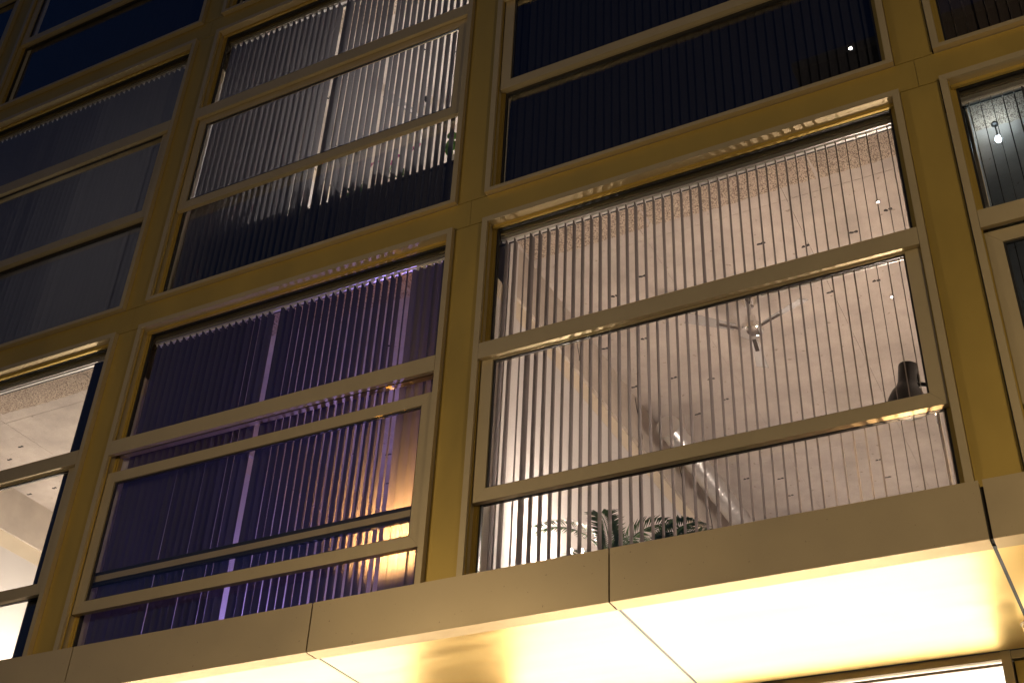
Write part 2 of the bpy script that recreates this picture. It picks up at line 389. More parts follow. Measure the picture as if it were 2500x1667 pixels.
def ceiling(b, r, rich=True):
    z = ZC + CEIL + r * STO; dx = -BAY * b
    c = empty('ceiling', (bayx(b), 0.3, z)); c['kind'] = 'structure'
    def cl(o): o.location = Vector(o.location) - c.location; o.parent = c; return o
    xs = [-4.47, -3.14, -1.865, -0.59]; ys = [0.26, 0.815, 4.955, 8.6]
    for i in range(3):
        for j in range(3):
            cl(link('panel', panel_mesh(xs[i] + dx + 0.0022, xs[i + 1] + dx - 0.0022, ys[j] + 0.0018, ys[j + 1] - 0.0018).mesh('panel', 'concrete'), None, (0, 0, z - random.uniform(0, 0.0015))))
    if rich:
        for k, (hx, hy) in enumerate(HOLES):
            o = cl(link('tie_hole', HM[k % 4], None, (hx + dx, hy, z))); o.rotation_euler.z = random.uniform(-0.12, 0.12)
    # wood wool board, torn far edge
    rnd = random.Random(b * 7 + r); n = 90; x0, x1 = -4.19 + dx, -0.872 + dx
    poly = [(x0, 0.255), (x1, 0.255)]
    for k in range(n + 1):
        t = k / n; poly.append((x1 + (x0 - x1) * t, 0.660 + rnd.uniform(-0.009, 0.009) + 0.008 * math.sin(t * 17)))
    for a, bb in ((x0, x0 + 1.15), (x0 + 1.154, x0 + 2.62), (x0 + 2.624, x1)):
        pl = [(a, 0.334), (bb, 0.334)] + [(px, py) for px, py in poly[2:] if a <= px <= bb]
        cl(MB().prism_z(pl, z - 0.006, z - 0.0018).build('wood_wool_board', 'wood_wool'))
    cl(MB().box(x0, x1, 0.252, 0.333, z - 0.034, z - 0.002).build('batten', 'cream_paint'))
    return c
for b, r in ((0, 0), (1, 0), (2, 0), (1, 1), (2, 1), (0, 1), (-1, 0), (-1, 1)): ceiling(b, r, (b, r) in ((0, 0), (2, 0), (1, 1), (1, 0)))

# ------------------------------------------------------------------ vertical blinds
def slat_mesh(mat, length, width=0.089):
    m = MB(); n = 6
    for k in range(n):
        t0, t1 = k / n - 0.5, (k + 1) / n - 0.5
        def P(t, z): return (0.0045 * (1 - 4 * t * t) - 0.00225, t * width, z)
        m.quad(P(t0, 0), P(t1, 0), P(t1, -length), P(t0, -length))
    m.smooth = True
    return m.mesh('slat', mat)
SL0 = {k: slat_mesh(k, 3.36) for k in ('slat_grey', 'slat_brown', 'slat_navy', 'slat_violet_lit', 'slat_grey_lit')}
SL = {k: slat_mesh(k, 3.92) for k in ('slat_grey', 'slat_brown', 'slat_navy', 'slat_violet_lit', 'slat_grey_lit')}
HC = MB().box(-0.004, 0.004, -0.012, 0.012, -0.022, 0.012).mesh('hanger', 'rail_white')
def blind(b, r, label, angle, mat='slat_grey', jitter=3.0, pitch=0.0802, xs=None, special=None, rail='aluminium', hangers=False):
    ztop = CEIL - 0.11
    root = tag(empty('vertical_blind', (bayx(b), YB, ZC + ztop + r * STO)), label, 'blind', 'vertical blinds behind the windows')
    m = MB(); m.box(-1.70, 1.70, -0.028, 0.028, -0.040, -0.002); h = m.build('headrail', rail, root)
    MB().box(-1.70, 1.70, -0.008, 0.008, -0.052, -0.0405).build('rail_lip', 'rail_white', h)  # lip coloured white to stand for the glint along the rail
    rnd = random.Random(b * 31 + r * 7 + 5)
    if xs is None:
        n = int(3.36 / pitch); xs = [-1.68 + 0.035 + pitch * k for k in range(n + 1)]
    for k, x in enumerate(xs):
        a = angle(x) if callable(angle) else angle
        a += rnd.gauss(0, jitter * 0.5)
        dx = 0
        if special and k in special: da, dx = special[k]; a += da
        o = link('slat', (SL if r else SL0)[mat], root, (x + dx, 0, -0.066), (rnd.gauss(0, 0.0015), 0, R_(-a)))
        link('hanger', HC, o, (0, 0, 0.012))
    return root
# angle: turn away from edge-on to the facade, degrees (0 = square to the glass, +90 = shut)
blind(0, 0, 'open slats toned pale for the room light, edge on in the brightest room', -5.6, jitter=2.0, mat='slat_grey_lit', special={2: (-14, 0.01), 3: (9, 0), 22: (4, 0), 7: (-3, 0)})
SP1 = {17: (10, 0.0), 18: (-6, 0.055), 35: (-10, -0.01), 36: (-22, -0.012), 37: (60, 0.01), 38: (66, 0), 39: (58, 0), 40: (68, 0), 41: (60, 0.0)}
blind(1, 0, 'half shut slats glowing violet on the left and amber on the right', lambda x: -1 - 3.0 * (x + 1.7) / 3.4, jitter=5.0, special=SP1, mat='slat_violet_lit')
blind(2, 0, 'slats drawn aside into a dark bundle at the right of the bright lower left window', 4, mat='slat_navy', xs=[1.43 + 0.0165 * k for k in range(16)], jitter=2)
blind(1, 1, 'grey slats half open above plants and a red chink', lambda x: 3 - 8.5 * (x + 1.7) / 3.4, jitter=3.0, special={19: (6, 0), 20: (0, 0.035), 29: (-8, 0.02)})
blind(2, 1, 'shut grey slats in the dim window at the left edge', lambda x: 12 if x < 0.2 else 22, jitter=4.0)
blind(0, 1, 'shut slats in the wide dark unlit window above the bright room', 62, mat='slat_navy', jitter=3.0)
blind(-1, 0, 'dark brown slats in the window at the right edge', lambda x: -4 if x < -1.3 else 36, mat='slat_brown', jitter=4.0)
blind(-1, 1, 'shut brown slats in the window at the top right corner', 60, mat='slat_brown', jitter=5)
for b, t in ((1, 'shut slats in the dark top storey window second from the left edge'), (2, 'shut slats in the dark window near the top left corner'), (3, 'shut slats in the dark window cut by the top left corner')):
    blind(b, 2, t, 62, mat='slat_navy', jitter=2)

# ------------------------------------------------------------------ ceiling fans
def fan(b, r, label, rot=0.0):
    x, y, zc = -2.60 - BAY * b, 2.01, ZC + CEIL + r * STO
    root = tag(empty('ceiling_fan', (x, y, zc)), label, 'ceiling fan', 'chrome ceiling fans')
    MB().lathe([(0.0, -0.001), (0.085, -0.001), (0.088, -0.012), (0.07, -0.05), (0.04, -0.085), (0.0, -0.092)]).build('mount', 'chrome', root)
    MB().tube([(0, 0, -0.09), (0, 0, -0.24)], 0.013, 12).build('rod', 'aluminium', root)
    MB().lathe([(0.0, -0.205), (0.048, -0.21), (0.055, -0.27), (0.056, -0.30), (0.10, -0.315), (0.118, -0.345), (0.11, -0.385), (0.07, -0.415), (0.0, -0.422)]).build('motor', 'chrome', root)
    for k, (dx, dy) in enumerate(((-0.46, -0.40), (0.565, -0.252), (-0.09, 0.586))):
        a = math.atan2(dy, dx) + rot; L = 0.63
        m = MB(); n = 6; zb = -0.355
        for q in range(n):
            t0, t1 = q / n, (q + 1) / n
            def P(t, s):
                rr = 0.16 + (L - 0.16) * t; wd = 0.034 + 0.024 * t
                return (rr, s * wd, zb + s * wd * 0.30)
            m.quad(P(t0, -1), P(t1, -1), P(t1, 1), P(t0, 1))
        base = m; top = [(v[0], v[1], v[2] + 0.004) for v in m.v]; i = len(m.v); m.v += top; m.f += [tuple(i + e for e in reversed(f)) for f in list(m.f)]
        bl = m.build('blade', 'fan_blade', root); bl.rotation_euler.z = a
        MB().box(0.09, 0.34, -0.018, 0.018, zb - 0.006, zb - 0.001).build('bracket', 'chrome', bl)
    return root
fan(0, 0, 'chrome three blade ceiling fan in the brightest room')
fan(1, 1, 'chrome ceiling fan glimpsed between grey slats above the plants', 0.5)

# ------------------------------------------------------------------ services in the bright room
zc = ZC + CEIL
d = empty('ventilation_duct', (-3.88, 3.2, zc - 0.42)); tag(d, 'round silver spiral duct under the ceiling of the bright room', 'duct')
pts = []; rr = []
y = 0.0
m = MB(); prof = []
L = 5.3; k = 0
while y < L:
    for q, rad in ((0.0, 0.117), (0.10, 0.117), (0.104, 0.121), (0.112, 0.121), (0.116, 0.117)):
        pts.append((0, y + q, 0)); rr.append(rad)
    y += 0.118
m.tube(pts, rr, 28); m.build('pipe', 'galvanised', d)
MB().tube([(0, -0.03, 0), (0, 0.001, 0)], [0.124, 0.124], 28).build('end_collar', 'galvanised', d)
for yy in (0.5, 2.2, 3.9):
    s_ = MB(); s_.tube([(0.123 * math.cos(t), yy, 0.123 * math.sin(t)) for t in [math.pi * (q / 12) for q in range(13)]], 0.004, 6); s_.tube([(0, yy, 0.12), (0, yy, 0.419)], 0.005, 6); s_.build('hanger', 'aluminium', d)
c = empty('cable_conduit', (-2.5, 1.99, zc - 0.012)); tag(c, 'thin grey conduit running along the ceiling to the fan', 'conduit')
MB().tube([(0.03, 0, 0), (1.87, 0.0, 0)], 0.010, 8).build('pipe', 'galvanised', c)
for q in (0.5, 1.2, 1.8): MB().box(q - 0.01, q + 0.01, -0.016, 0.016, -0.013, 0.0105).build('clip', 'aluminium', c)
for k, (yy, ln) in enumerate(((1.55, 0.20), (3.1, 0.22), (4.3, 0.22), (5.2, 0.22))):
    cb = empty('loose_cable', (-4.209, yy, zc - 0.02)); tag(cb, ['black cable loop hanging from the concrete beam nearest the window', 'second black cable loop along the concrete beam beside the duct end', 'third black cable loop along the concrete beam behind the duct', 'black cable loop deepest in the bright room'][k], 'cable', 'cable loops on the beam')
    MB().tube([(0.004 + 0.02 * math.sin(t), 0.10 * (1 - math.cos(t)) * 0.8, -0.42 * math.sin(t * 0.5) - 0.02 * k) for t in [math.pi * q / 12 for q in range(13)]] , 0.0035, 6).build('cable', 'cable_black', cb)

# ------------------------------------------------------------------ lamps
def floor_lamp(name, loc, label, bulbs, power, col, mat, shade=True, r=0.05):
    x, y, z = loc; zf = floor_of(1 if z > 7.3 else 0)
    root = tag(empty(name, (x, y, ZC + zf)), label, 'lamp')
    h = z - zf
    MB().lathe([(0.0, 0.0), (0.14, 0.0), (0.14, 0.018), (0.02, 0.03), (0.0, 0.03)]).build('base', 'black_metal', root)
    MB().tube([(0, 0, 0.02), (0, 0, h - 0.12)], 0.011, 10).build('stem', 'black_metal', root)
    for k, (bx, by, bz) in enumerate(bulbs):
        MB().tube([(0, 0, h - 0.16), (bx * 0.6, by * 0.6, h - 0.14 + bz), (bx, by, h - 0.075 + bz)], 0.008, 8).build('arm', 'black_metal', root)
        MB().lathe([(0.0, -0.07), (0.012, -0.065), (0.012, -0.030), (0.014, -0.012), (0.016, 0.004), (0.012, 0.016), (0.0, 0.020)], (bx, by, h + bz), 16).build('bulb', mat, root)
        point('lamp_light', root, (bx, by, h + bz + 0.004), power if k == 0 else power * 0.12, col, r)
    return root
# bright room: twin bare bulbs by the white wall, a second lamp deeper in
floor_lamp('floor_lamp', (-3.90, 1.06, 4.43), 'floor lamp with two bare bulbs glaring beside the palm', [(-0.045, 0, 0.012), (0.05, 0, -0.008)], 185, (1, 0.83, 0.70), 'bulb_warm', r=0.022)
floor_lamp('floor_lamp', (-1.15, 1.95, 4.42), 'floor lamp deep in the bright room hidden below the sill', [(0, 0, 0)], 240, (1, 0.82, 0.69), 'bulb_warm', r=0.04)
floor_lamp('floor_lamp', (-2.2, 5.9, 5.0), 'unseen floor lamp added at the back to brighten the ceiling of the bright room', [(0, 0, 0)], 85, (1, 0.84, 0.72), 'bulb_warm', r=0.2)  # added lamp, lifts the dark far end of the ceiling
floor_lamp('table_lamp', (-1.12, 0.62, 3.93), 'small amber table lamp hidden low at the right of the bright window', [(0, 0, 0)], 60, (1, 0.66, 0.36), 'bulb_warm', r=0.035)
# violet room
floor_lamp('floor_lamp', (-7.3, 2.6, 4.2), 'floor lamp with violet bulb low in the violet room', [(0, 0, 0)], 115, (0.36, 0.27, 1.0), 'bulb_violet', r=0.1)
al = floor_lamp('table_lamp', (-5.03, 0.45, 4.28), 'amber reading lamp glowing behind the slats at the right of the violet window', [(0, 0, 0)], 6, (1, 0.56, 0.17), 'bulb_warm', r=0.03)
MB().lathe([(0.075, 0.0), (0.085, 0.06), (0.085, 0.16), (0.08, 0.16), (0.0, 0.165)], (0, 0.03, 0.66), 18, Matrix.Rotation(R_(-90), 3, 'X')).build('shade', 'black_metal', al)
sl = bpy.data.lights.new('lamp_light', 'SPOT'); sl.energy = 330; sl.color = (1, 0.50, 0.12); sl.spot_size = R_(150); sl.spot_blend = 0.4; sl.shadow_soft_size = 0.03
slo = bpy.data.objects.new('lamp_light', sl); COL.objects.link(slo); slo.parent = al; slo.location = (0, -0.03, 0.67); slo.rotation_euler = (R_(-112), 0, 0)
floor_lamp('floor_lamp', (-5.4, 5.0, 4.6), 'pinkish lamp at the back of the violet room', [(0, 0, 0)], 40, (1, 0.58, 0.40), 'bulb_warm', r=0.1)
# grey slat room above it
floor_lamp('floor_lamp', (-4.98, 1.55, 4.66 + STO), 'white floor lamp behind the plants in the upper room', [(0, 0, 0)], 380, (1, 0.93, 0.87), 'bulb_white', r=0.04)
floor_lamp('floor_lamp', (-6.2, 5.2, 4.7 + STO), 'floor lamp at the back of the upper room', [(0, 0, 0)], 160, (1, 0.93, 0.87), 'bulb_white', r=0.1)
# dim room upper left
floor_lamp('floor_lamp', (-10.4, 2.6, 4.6 + STO), 'floor lamp behind the shut grey slats at the left edge', [(0, 0, 0)], 95, (0.97, 0.93, 0.92), 'bulb_white', r=0.05)
# lower left room
floor_lamp('floor_lamp', (-10.9, 2.6, 4.4), 'floor lamp in the bright room at the lower left edge', [(0, 0, 0)], 380, (1, 0.87, 0.72), 'bulb_warm', r=0.1)
# right edge rooms
floor_lamp('floor_lamp', (0.9, 4.5, 4.2), 'cold lamp behind brown slats at the right edge', [(0, 0, 0)], 14, (0.70, 0.90, 1.0), 'bulb_cold', r=0.1)
floor_lamp('floor_lamp', (1.2, 2.5, 4.4 + STO), 'dim lamp behind the shut slats at the top right corner', [(0, 0, 0)], 6, (1, 0.8, 0.62), 'bulb_warm', r=0.1)

# black swing arm lamp close to the right of the bright window
rt = tag(empty('swing_arm_lamp', (-0.93, 0.5, ZC + FLOOR)), 'black metal lamp with bell shade and cable loop right of the bright window', 'lamp')
H0 = 4.58 - FLOOR
MB().lathe([(0.0, 0.0), (0.13, 0.0), (0.13, 0.02), (0.015, 0.03), (0.0, 0.03)]).build('base', 'black_metal', rt)
MB().tube([(0.0, 0, 0.02), (0.004, 0, H0 - 0.3), (-0.004, 0, H0 + 0.10)], 0.016, 10).build('pole', 'chrome', rt)
MB().tube([(-0.004, 0, H0 + 0.10), (0.0, 0, H0 + 0.24), (-0.02, 0, H0 + 0.315), (-0.07, 0, H0 + 0.335), (-0.14, 0, H0 + 0.345)], 0.016, 10).build('arm', 'black_metal', rt)
ax = Matrix.Rotation(R_(9), 3, 'Y')
sh = MB().lathe([(0.0, 0.47), (0.066, 0.47), (0.068, 0.46), (0.066, 0.33), (0.078, 0.29), (0.105, 0.25), (0.128, 0.19), (0.142, 0.11), (0.139, 0.11), (0.122, 0.19), (0.10, 0.245), (0.07, 0.285), (0.0, 0.30)], (-0.215, 0, H0 + 0.045), 28, ax).build('shade', 'black_metal', rt)
MB().tube([(-0.19, 0.03, H0 + 0.46), (-0.175, 0.02, H0 + 0.50), (-0.13, 0.0, H0 + 0.51), (-0.095, 0, H0 + 0.48), (-0.085, 0, H0 + 0.42), (-0.09, 0, H0 + 0.35)], 0.006, 8).build('cable', 'cable_black', rt)
bl = MB().lathe([(0.0, -0.03), (0.03, -0.015), (0.036, 0.01), (0.02, 0.05), (0.0, 0.06)], (-0.195, 0, H0 + 0.20), 14, ax).build('bulb', 'bulb_warm', rt)
sl = bpy.data.lights.new('lamp_light', 'SPOT'); sl.energy = 26; sl.color = (1, 0.66, 0.36); sl.spot_size = R_(120); sl.spot_blend = 0.5; sl.shadow_soft_size = 0.03
slo = bpy.data.objects.new('lamp_light', sl); COL.objects.link(slo); slo.parent = rt; slo.location = (-0.20, 0, H0 + 0.14); slo.rotation_euler = (0, R_(9), 0)

# ------------------------------------------------------------------ plants
def frond(m, base, az, length, lean, n=26, leaf=0.26, wid=0.010, rnd=random):
    pts = []; p = Vector(base); el = lean
    step = length / 14
    for k in range(15):
        pts.append(p.copy()); dr = Vector((math.cos(az) * math.cos(el), math.sin(az) * math.cos(el), math.sin(el)))
        p = p + dr * step; el -= R_(5.2 + 2.2 * k / 7)
    m.tube(pts, [0.006 * (1 - 0.8 * k / 14) + 0.0012 for k in range(15)], 5)
    for q in range(n):
        t = 0.22 + 0.78 * q / (n - 1); f = t * 14; i = min(13, int(f)); P = pts[i].lerp(pts[i + 1], f - i)
        d = (pts[i + 1] - pts[i]).normalized(); side = d.cross(Vector((0, 0, 1))); side = side.normalized() if side.length > 1e-3 else Vector((1, 0, 0))
        up = side.cross(d).normalized(); L = leaf * (1.0 - 0.55 * abs(t - 0.45)) * rnd.uniform(0.85, 1.1)
        for s in (-1, 1):
            dirv = (side * s * 0.72 + d * 0.62 + up * 0.16).normalized(); wv = dirv.cross(up).normalized() * wid
            a = P; b1 = P + dirv * L * 0.45 + up * 0.012; c1 = P + dirv * L - Vector((0, 0, 0.18 * L))
            i0 = len(m.v); m.v += [tuple(a), tuple(b1 + wv), tuple(b1 - wv), tuple(c1)]; m.f += [(i0, i0 + 1, i0 + 2), (i0 + 1, i0 + 3, i0 + 2)]
    return m
def palm(loc, label, fronds, zfloor, seed, scale=1.0, pot='terracotta'):
    rnd = random.Random(seed); x, y, z = loc
    root = tag(empty('potted_palm', (x, y, ZC + zfloor)), label, 'plant', 'palms in the bright room')
    h = z - zfloor
    stand = max(0.02, h - 0.85)
    MB().lathe([(0.0, 0.0), (0.07, 0.0), (0.10, 0.13), (0.105, 0.14), (0.095, 0.14), (0.09, 0.12), (0.0, 0.11)], (0, 0, 0), 20).build('pot', pot, root)
    m = MB()
    for k in range(4):
        a = k * 1.7; m.tube([(0.03 * math.cos(a), 0.03 * math.sin(a), 0.10), (0.05 * math.cos(a), 0.05 * math.sin(a), h * 0.6), (0.03 * math.cos(a), 0.03 * math.sin(a), h)], [0.014, 0.011, 0.008], 7)
    m.build('stem', 'stem_green', root)
    for (az, ln, lean) in fronds:
        m = MB(); frond(m, (0.02 * math.cos(az), 0.02 * math.sin(az), h - 0.02), az, ln * scale, lean, rnd=rnd, leaf=0.24 * scale); m.smooth = False
        m.build('frond', 'palm_leaf', root)
palm((-3.12, 0.72, 4.0), 'green palm fanning over the sill right of the glaring bulbs', [(R_(10), 0.78, R_(55)), (R_(-12), 0.9, R_(38)), (R_(25), 0.62, R_(72)), (R_(60), 0.6, R_(55)), (R_(-40), 0.55, R_(50)), (R_(160), 0.55, R_(50)), (R_(-5), 0.98, R_(26)), (R_(100), 0.5, R_(70)), (R_(35), 0.7, R_(80)), (R_(-25), 0.66, R_(66)), (R_(15), 0.8, R_(46)), (R_(140), 0.6, R_(76))], FLOOR, 3, 0.85)
palm((-3.48, 0.82, 4.1), 'taller dark palm between the glaring bulbs and the slats', [(R_(175), 0.55, R_(60)), (R_(80), 0.75, R_(86)), (R_(-80), 0.62, R_(80)), (R_(200), 0.85, R_(76)), (R_(20), 0.5, R_(64)), (R_(140), 0.6, R_(45)), (R_(5), 0.72, R_(78))], FLOOR, 9, 0.85)
palm((-2.80, 0.85, 3.92), 'low palm at the right end of the plants on the sill', [(R_(15), 0.66, R_(50)), (R_(-20), 0.72, R_(40)), (R_(60), 0.55, R_(62)), (R_(150), 0.5, R_(50)), (R_(190), 0.62, R_(40)), (R_(-60), 0.5, R_(60)), (R_(30), 0.6, R_(74)), (R_(170), 0.7, R_(62)), (R_(-10), 0.62, R_(64))], FLOOR, 15, 0.85)

# upper room: long dark planter with orchids and a round leaved plant, red box behind
zf = floor_of(1)
px = bayx(1)
pb = tag(empty('window_planter', (px + 0.1, 0.46, ZC + zf)), 'long dark planter box behind the grey slats of the upper room', 'planter')
MB().box(-1.55, 1.65, -0.15, 0.15, 0.0, 0.93).build('trough', 'planter', pb)
MB().box(-1.57, 1.67, -0.165, 0.165, 0.932, 0.965).build('rim', 'planter', pb)
zt = zf + 0.966
def orchid(x, y, label, seed):
    rnd = random.Random(seed); root = tag(empty('orchid', (x, y, ZC + zt)), label, 'plant', 'orchids on the planter')
    MB().lathe([(0.0, 0.0), (0.045, 0.0), (0.06, 0.10), (0.052, 0.10), (0.0, 0.09)], n=14).build('pot', 'pot_white', root)
    st = [(0, 0, 0.09), (0.01, 0, 0.28), (0.04, 0, 0.44), (0.10, 0, 0.52), (0.16, 0, 0.50)]
    MB().tube(st, [0.004] * 5, 6).build('stem', 'stem_green', root)
    for k in range(5):
        t = 0.1 + 0.2 * k; i = 2 if t < 0.6 else 3; P = Vector(st[i]).lerp(Vector(st[min(4, i + 1)]), (t * 2) % 1)
        m = MB()
        for q in range(5):
            a = q * 2 * math.pi / 5 + rnd.random(); cx, cz = 0.022 * math.cos(a), 0.022 * math.sin(a)
            i0 = len(m.v); m.v += [tuple(P), (P.x + cx * 0.7 - cz * 0.5, P.y - 0.006, P.z + cz * 0.7 + cx * 0.5), (P.x + cx * 1.5, P.y - 0.012, P.z + cz * 1.5), (P.x + cx * 0.7 + cz * 0.5, P.y - 0.006, P.z + cz * 0.7 - cx * 0.5)]
            m.f.append((i0, i0 + 1, i0 + 2, i0 + 3))
        m.build('flower', 'petal', root)
    for k in range(4):
        a = k * 1.57 + 0.4; m = MB(); dx, dy = math.cos(a), math.sin(a); q = [(0, 0, 0.09), (dx * 0.10 - dy * 0.02, dy * 0.10 + dx * 0.02, 0.16), (dx * 0.19, dy * 0.12, 0.13), (dx * 0.10 + dy * 0.02, dy * 0.10 - dx * 0.02, 0.16)]
        m.quad(*q); m.build('leaf', 'palm_leaf', root)
orchid(px + 0.35, 0.44, 'orchid with pink flowers leftmost on the dark planter', 1)
orchid(px + 0.62, 0.47, 'orchid with pink flowers middle of three on the dark planter', 2)
orchid(px + 0.86, 0.42, 'orchid with pink flowers rightmost of three on the dark planter', 3)
def leafy(x, y, label, seed, mat='succulent_leaf'):
    rnd = random.Random(seed); root = tag(empty('potted_plant', (x, y, ZC + zt)), label, 'plant')
    MB().lathe([(0.0, 0.0), (0.07, 0.0), (0.09, 0.13), (0.08, 0.13), (0.0, 0.12)], n=16).build('pot', 'pot_white', root)
    MB().tube([(0, 0, 0.12), (0.01, 0, 0.3), (0.0, 0.0, 0.46)], [0.008, 0.006, 0.004], 6).build('stem', 'stem_green', root)
    for k in range(9):
        a = rnd.uniform(0, 6.28); z = 0.16 + 0.035 * k; L = rnd.uniform(0.07, 0.11); tl = rnd.uniform(0.2, 0.9)
        c = Vector((math.cos(a) * L * 0.9, math.sin(a) * L * 0.5, z + L * tl)); m = MB(); n = 10; e1 = Vector((math.cos(a), math.sin(a) * 0.5, tl)).normalized(); e2 = Vector((-math.sin(a) * 0.6, math.cos(a) * 0.3, 0.6)).normalized()
        m.v = [tuple(c + e1 * math.cos(q) * 0.055 + e2 * math.sin(q) * 0.045) for q in [2 * math.pi * j / n for j in range(n)]]; m.f = [tuple(range(n))]
        m.build('leaf', mat, root)
leafy(px + 1.46, 0.42, 'round leaved green plant at the right end of the dark planter', 5)
for k, xx in enumerate((-1.25, -0.85, -0.5, 0.25)):
    root = tag(empty('potted_plant', (px + xx, 0.50, ZC + zt)), ['spiky plant shadowing the grey slats at the far left of the planter', 'spiky plant shadowing the slats second from the left of the planter', 'spiky plant shadowing the slats left of the red chink', 'spiky plant on the planter just left of the orchids'][k], 'plant', 'spiky plants on the planter')
    MB().lathe([(0.0, 0.0), (0.06, 0.0), (0.08, 0.11), (0.07, 0.11), (0.0, 0.10)], n=14).build('pot', 'terracotta', root)
    rnd = random.Random(k + 40)
    for q in range(16):
        a = rnd.uniform(0, 6.28); ln = rnd.uniform(0.16, 0.3); el = rnd.uniform(0.5, 1.35); dx, dy = math.cos(a) * math.cos(el), math.sin(a) * math.cos(el); dz = math.sin(el)
        m = MB(); wv = Vector((-math.sin(a), math.cos(a), 0)) * 0.009; b0 = Vector((0, 0, 0.10)); mid = b0 + Vector((dx, dy, dz)) * ln * 0.6; tip = b0 + Vector((dx * 1.25, dy * 1.25, dz * 0.9)) * ln
        m.v = [tuple(b0 - wv * 0.5), tuple(b0 + wv * 0.5), tuple(mid + wv), tuple(tip), tuple(mid - wv)]; m.f = [(0, 1, 2, 3, 4)]; m.build('leaf', 'palm_leaf', root)
rb = tag(empty('cabinet', (-6.93, 1.0, ZC + zf)), 'red lacquered cabinet seen through a chink in the grey slats', 'cabinet')
MB().box(-0.45, 0.45, -0.2, 0.2, 0.06, 1.52).build('carcase', 'red_lacquer', rb)
for s in (-1, 1): MB().box(s * 0.222 - 0.215, s * 0.222 + 0.215, -0.218, -0.2015, 0.08, 1.505).build('door', 'red_lacquer', rb)
for s in (-1, 1):
    for t in (-1, 1): MB().box(s * 0.4 - 0.02, s * 0.4 + 0.02, t * 0.16 - 0.02, t * 0.16 + 0.02, 0.0, 0.059).build('leg', 'black_metal', rb)

# lower left room: black wall lamp shade peeping over the sash rail
wl = tag(empty('swing_arm_lamp', (-8.86, 0.55, ZC + FLOOR)), 'black lamp shade in the bright window at the lower left edge', 'lamp')
MB().lathe([(0.0, 0.0), (0.13, 0.0), (0.13, 0.02), (0.015, 0.03), (0.0, 0.03)]).build('base', 'black_metal', wl)
MB().tube([(0, 0, 0.02), (0, 0, 1.66), (-0.05, 0, 1.75)], 0.014, 10).build('pole', 'black_metal', wl)
MB().lathe([(0.0, 0.20), (0.04, 0.20), (0.06, 0.16), (0.13, 0.09), (0.17, 0.0), (0.165, 0.0), (0.12, 0.085), (0.0, 0.15)], (-0.02, 0, 1.60), 24, Matrix.Rotation(R_(28), 3, 'Y')).build('shade', 'black_metal', wl)

# small glowing discs added in place of glints on the glass
def glint_disc(x, y, r, label):
    root = tag(empty('ceiling_glint', (x, y, ZC + CEIL + r * STO)), label, 'glint disc', 'discs standing in for glints')
    MB().lathe([(0.0, -0.001), (0.022, -0.001), (0.022, -0.010), (0.014, -0.012), (0.0, -0.012)], n=14).build('housing', 'chrome', root)
    MB().lathe([(0.0, -0.0125), (0.011, -0.0125), (0.0, -0.016)], n=12).build('lens', 'glint_glow', root)
glint_disc(-1.183, 1.148, 0, 'tiny glowing disc added for the glint in the upper pane of the bright window'); glint_disc(-1.39, 2.496, 0, 'tiny glowing disc added for the glint in the middle pane of the bright window')

pn = tag(empty('cold_glint_bulb', (-0.145, 0.625, ZC + CEIL)), 'small cold bulb added for a reflected glow in the window at the right edge', 'lamp')  # hanging bulb added in place of the cold reflection in this window
MB().lathe([(0.0, -0.007), (0.028, -0.007), (0.028, -0.02), (0.006, -0.028), (0.006, -0.15), (0.0, -0.15)], n=18).build('mount', 'black_metal', pn)
MB().lathe([(0.0, -0.151), (0.02, -0.152), (0.026, -0.175), (0.018, -0.195), (0.0, -0.20)], n=16).build('bulb', 'bulb_cold', pn)
point('lamp_light', pn, (0, 0, -0.175), 4, (0.70, 0.90, 1.0), 0.05)

# ------------------------------------------------------------------ the shop below
YS = 1.69
MB().box(-12, -0.951, YS, YS + 0.06, ZC + 3.354, ZC + 3.4085).build('head_rail', 'champagne', bld)
MB().box(-12, -0.951, YS + 0.03, YS + 0.07, ZC + 3.318, ZC + 3.338).build('head_channel', 'grey_channel', bld)
MB().box(-0.949, -0.884, YS - 0.012, YS + 0.07, 0.0, ZC + 3.4085).build('mullion', 'champagne', bld)
MB().box(-0.882, 4.0, YS, YS + 0.06, ZC + 3.350, ZC + 3.4085).build('head_rail', 'champagne', bld)
for a, b in ((-0.868, 0.32), (0.34, 1.6), (1.62, 2.9)):
    MB().box(a, b, YS + 0.012, YS + 0.05, 0.02, ZC + 3.336).build('door_panel', 'gold_panel', bld)
MB().box(-0.884, 4.0, YS + 0.052, YS + 0.07, 0.0, ZC + 3.35).build('carcass', 'backing', bld)
# gold pier between the two shop windows
for a, b in ((-5.74, -5.27), (-5.21, -4.80)):
    MB().box(a, b, YS - 0.01, YS + 0.05, 0.02, ZC + 3.352).build('pier_panel', 'pier_gold', bld)
MB().box(-5.269, -5.211, YS - 0.004, YS + 0.04, 0.02, ZC + 3.352).build('pier_strip', 'champagne', bld)
MB().box(-5.76, -4.78, YS + 0.052, YS + 0.07, 0.0, ZC + 3.352).build('carcass', 'backing', bld)
for a, b in ((-4.79, -0.951), (-11.9, -5.75)):
    MB().box(a, b, YS + 0.036, YS + 0.044, 0.08, ZC + 3.345).build('shop_pane', 'shop_glass', bld)
    MB().box(a, b, YS + 0.0, YS + 0.07, 0.0, 0.079).build('bottom_rail', 'champagne', bld)
struct('shop_floor', MB().box(-12, 4.2, YS + 0.08, 8.6, 0.0, 0.006), 'shop_floor')
struct('shop_back_wall', MB().box(-12, 4.2, 7.0, 7.2, 0.006, ZC + 3.46), 'shop_white')
struct('shop_side_wall', MB().box(-12.2, -12.0, YS + 0.0, 7.0, 0.006, ZC + 3.46), 'shop_white')
struct('shop_side_wall', MB().box(-0.75, -0.6, YS + 0.08, 7.0, 0.006, ZC + 3.46), 'shop_white')
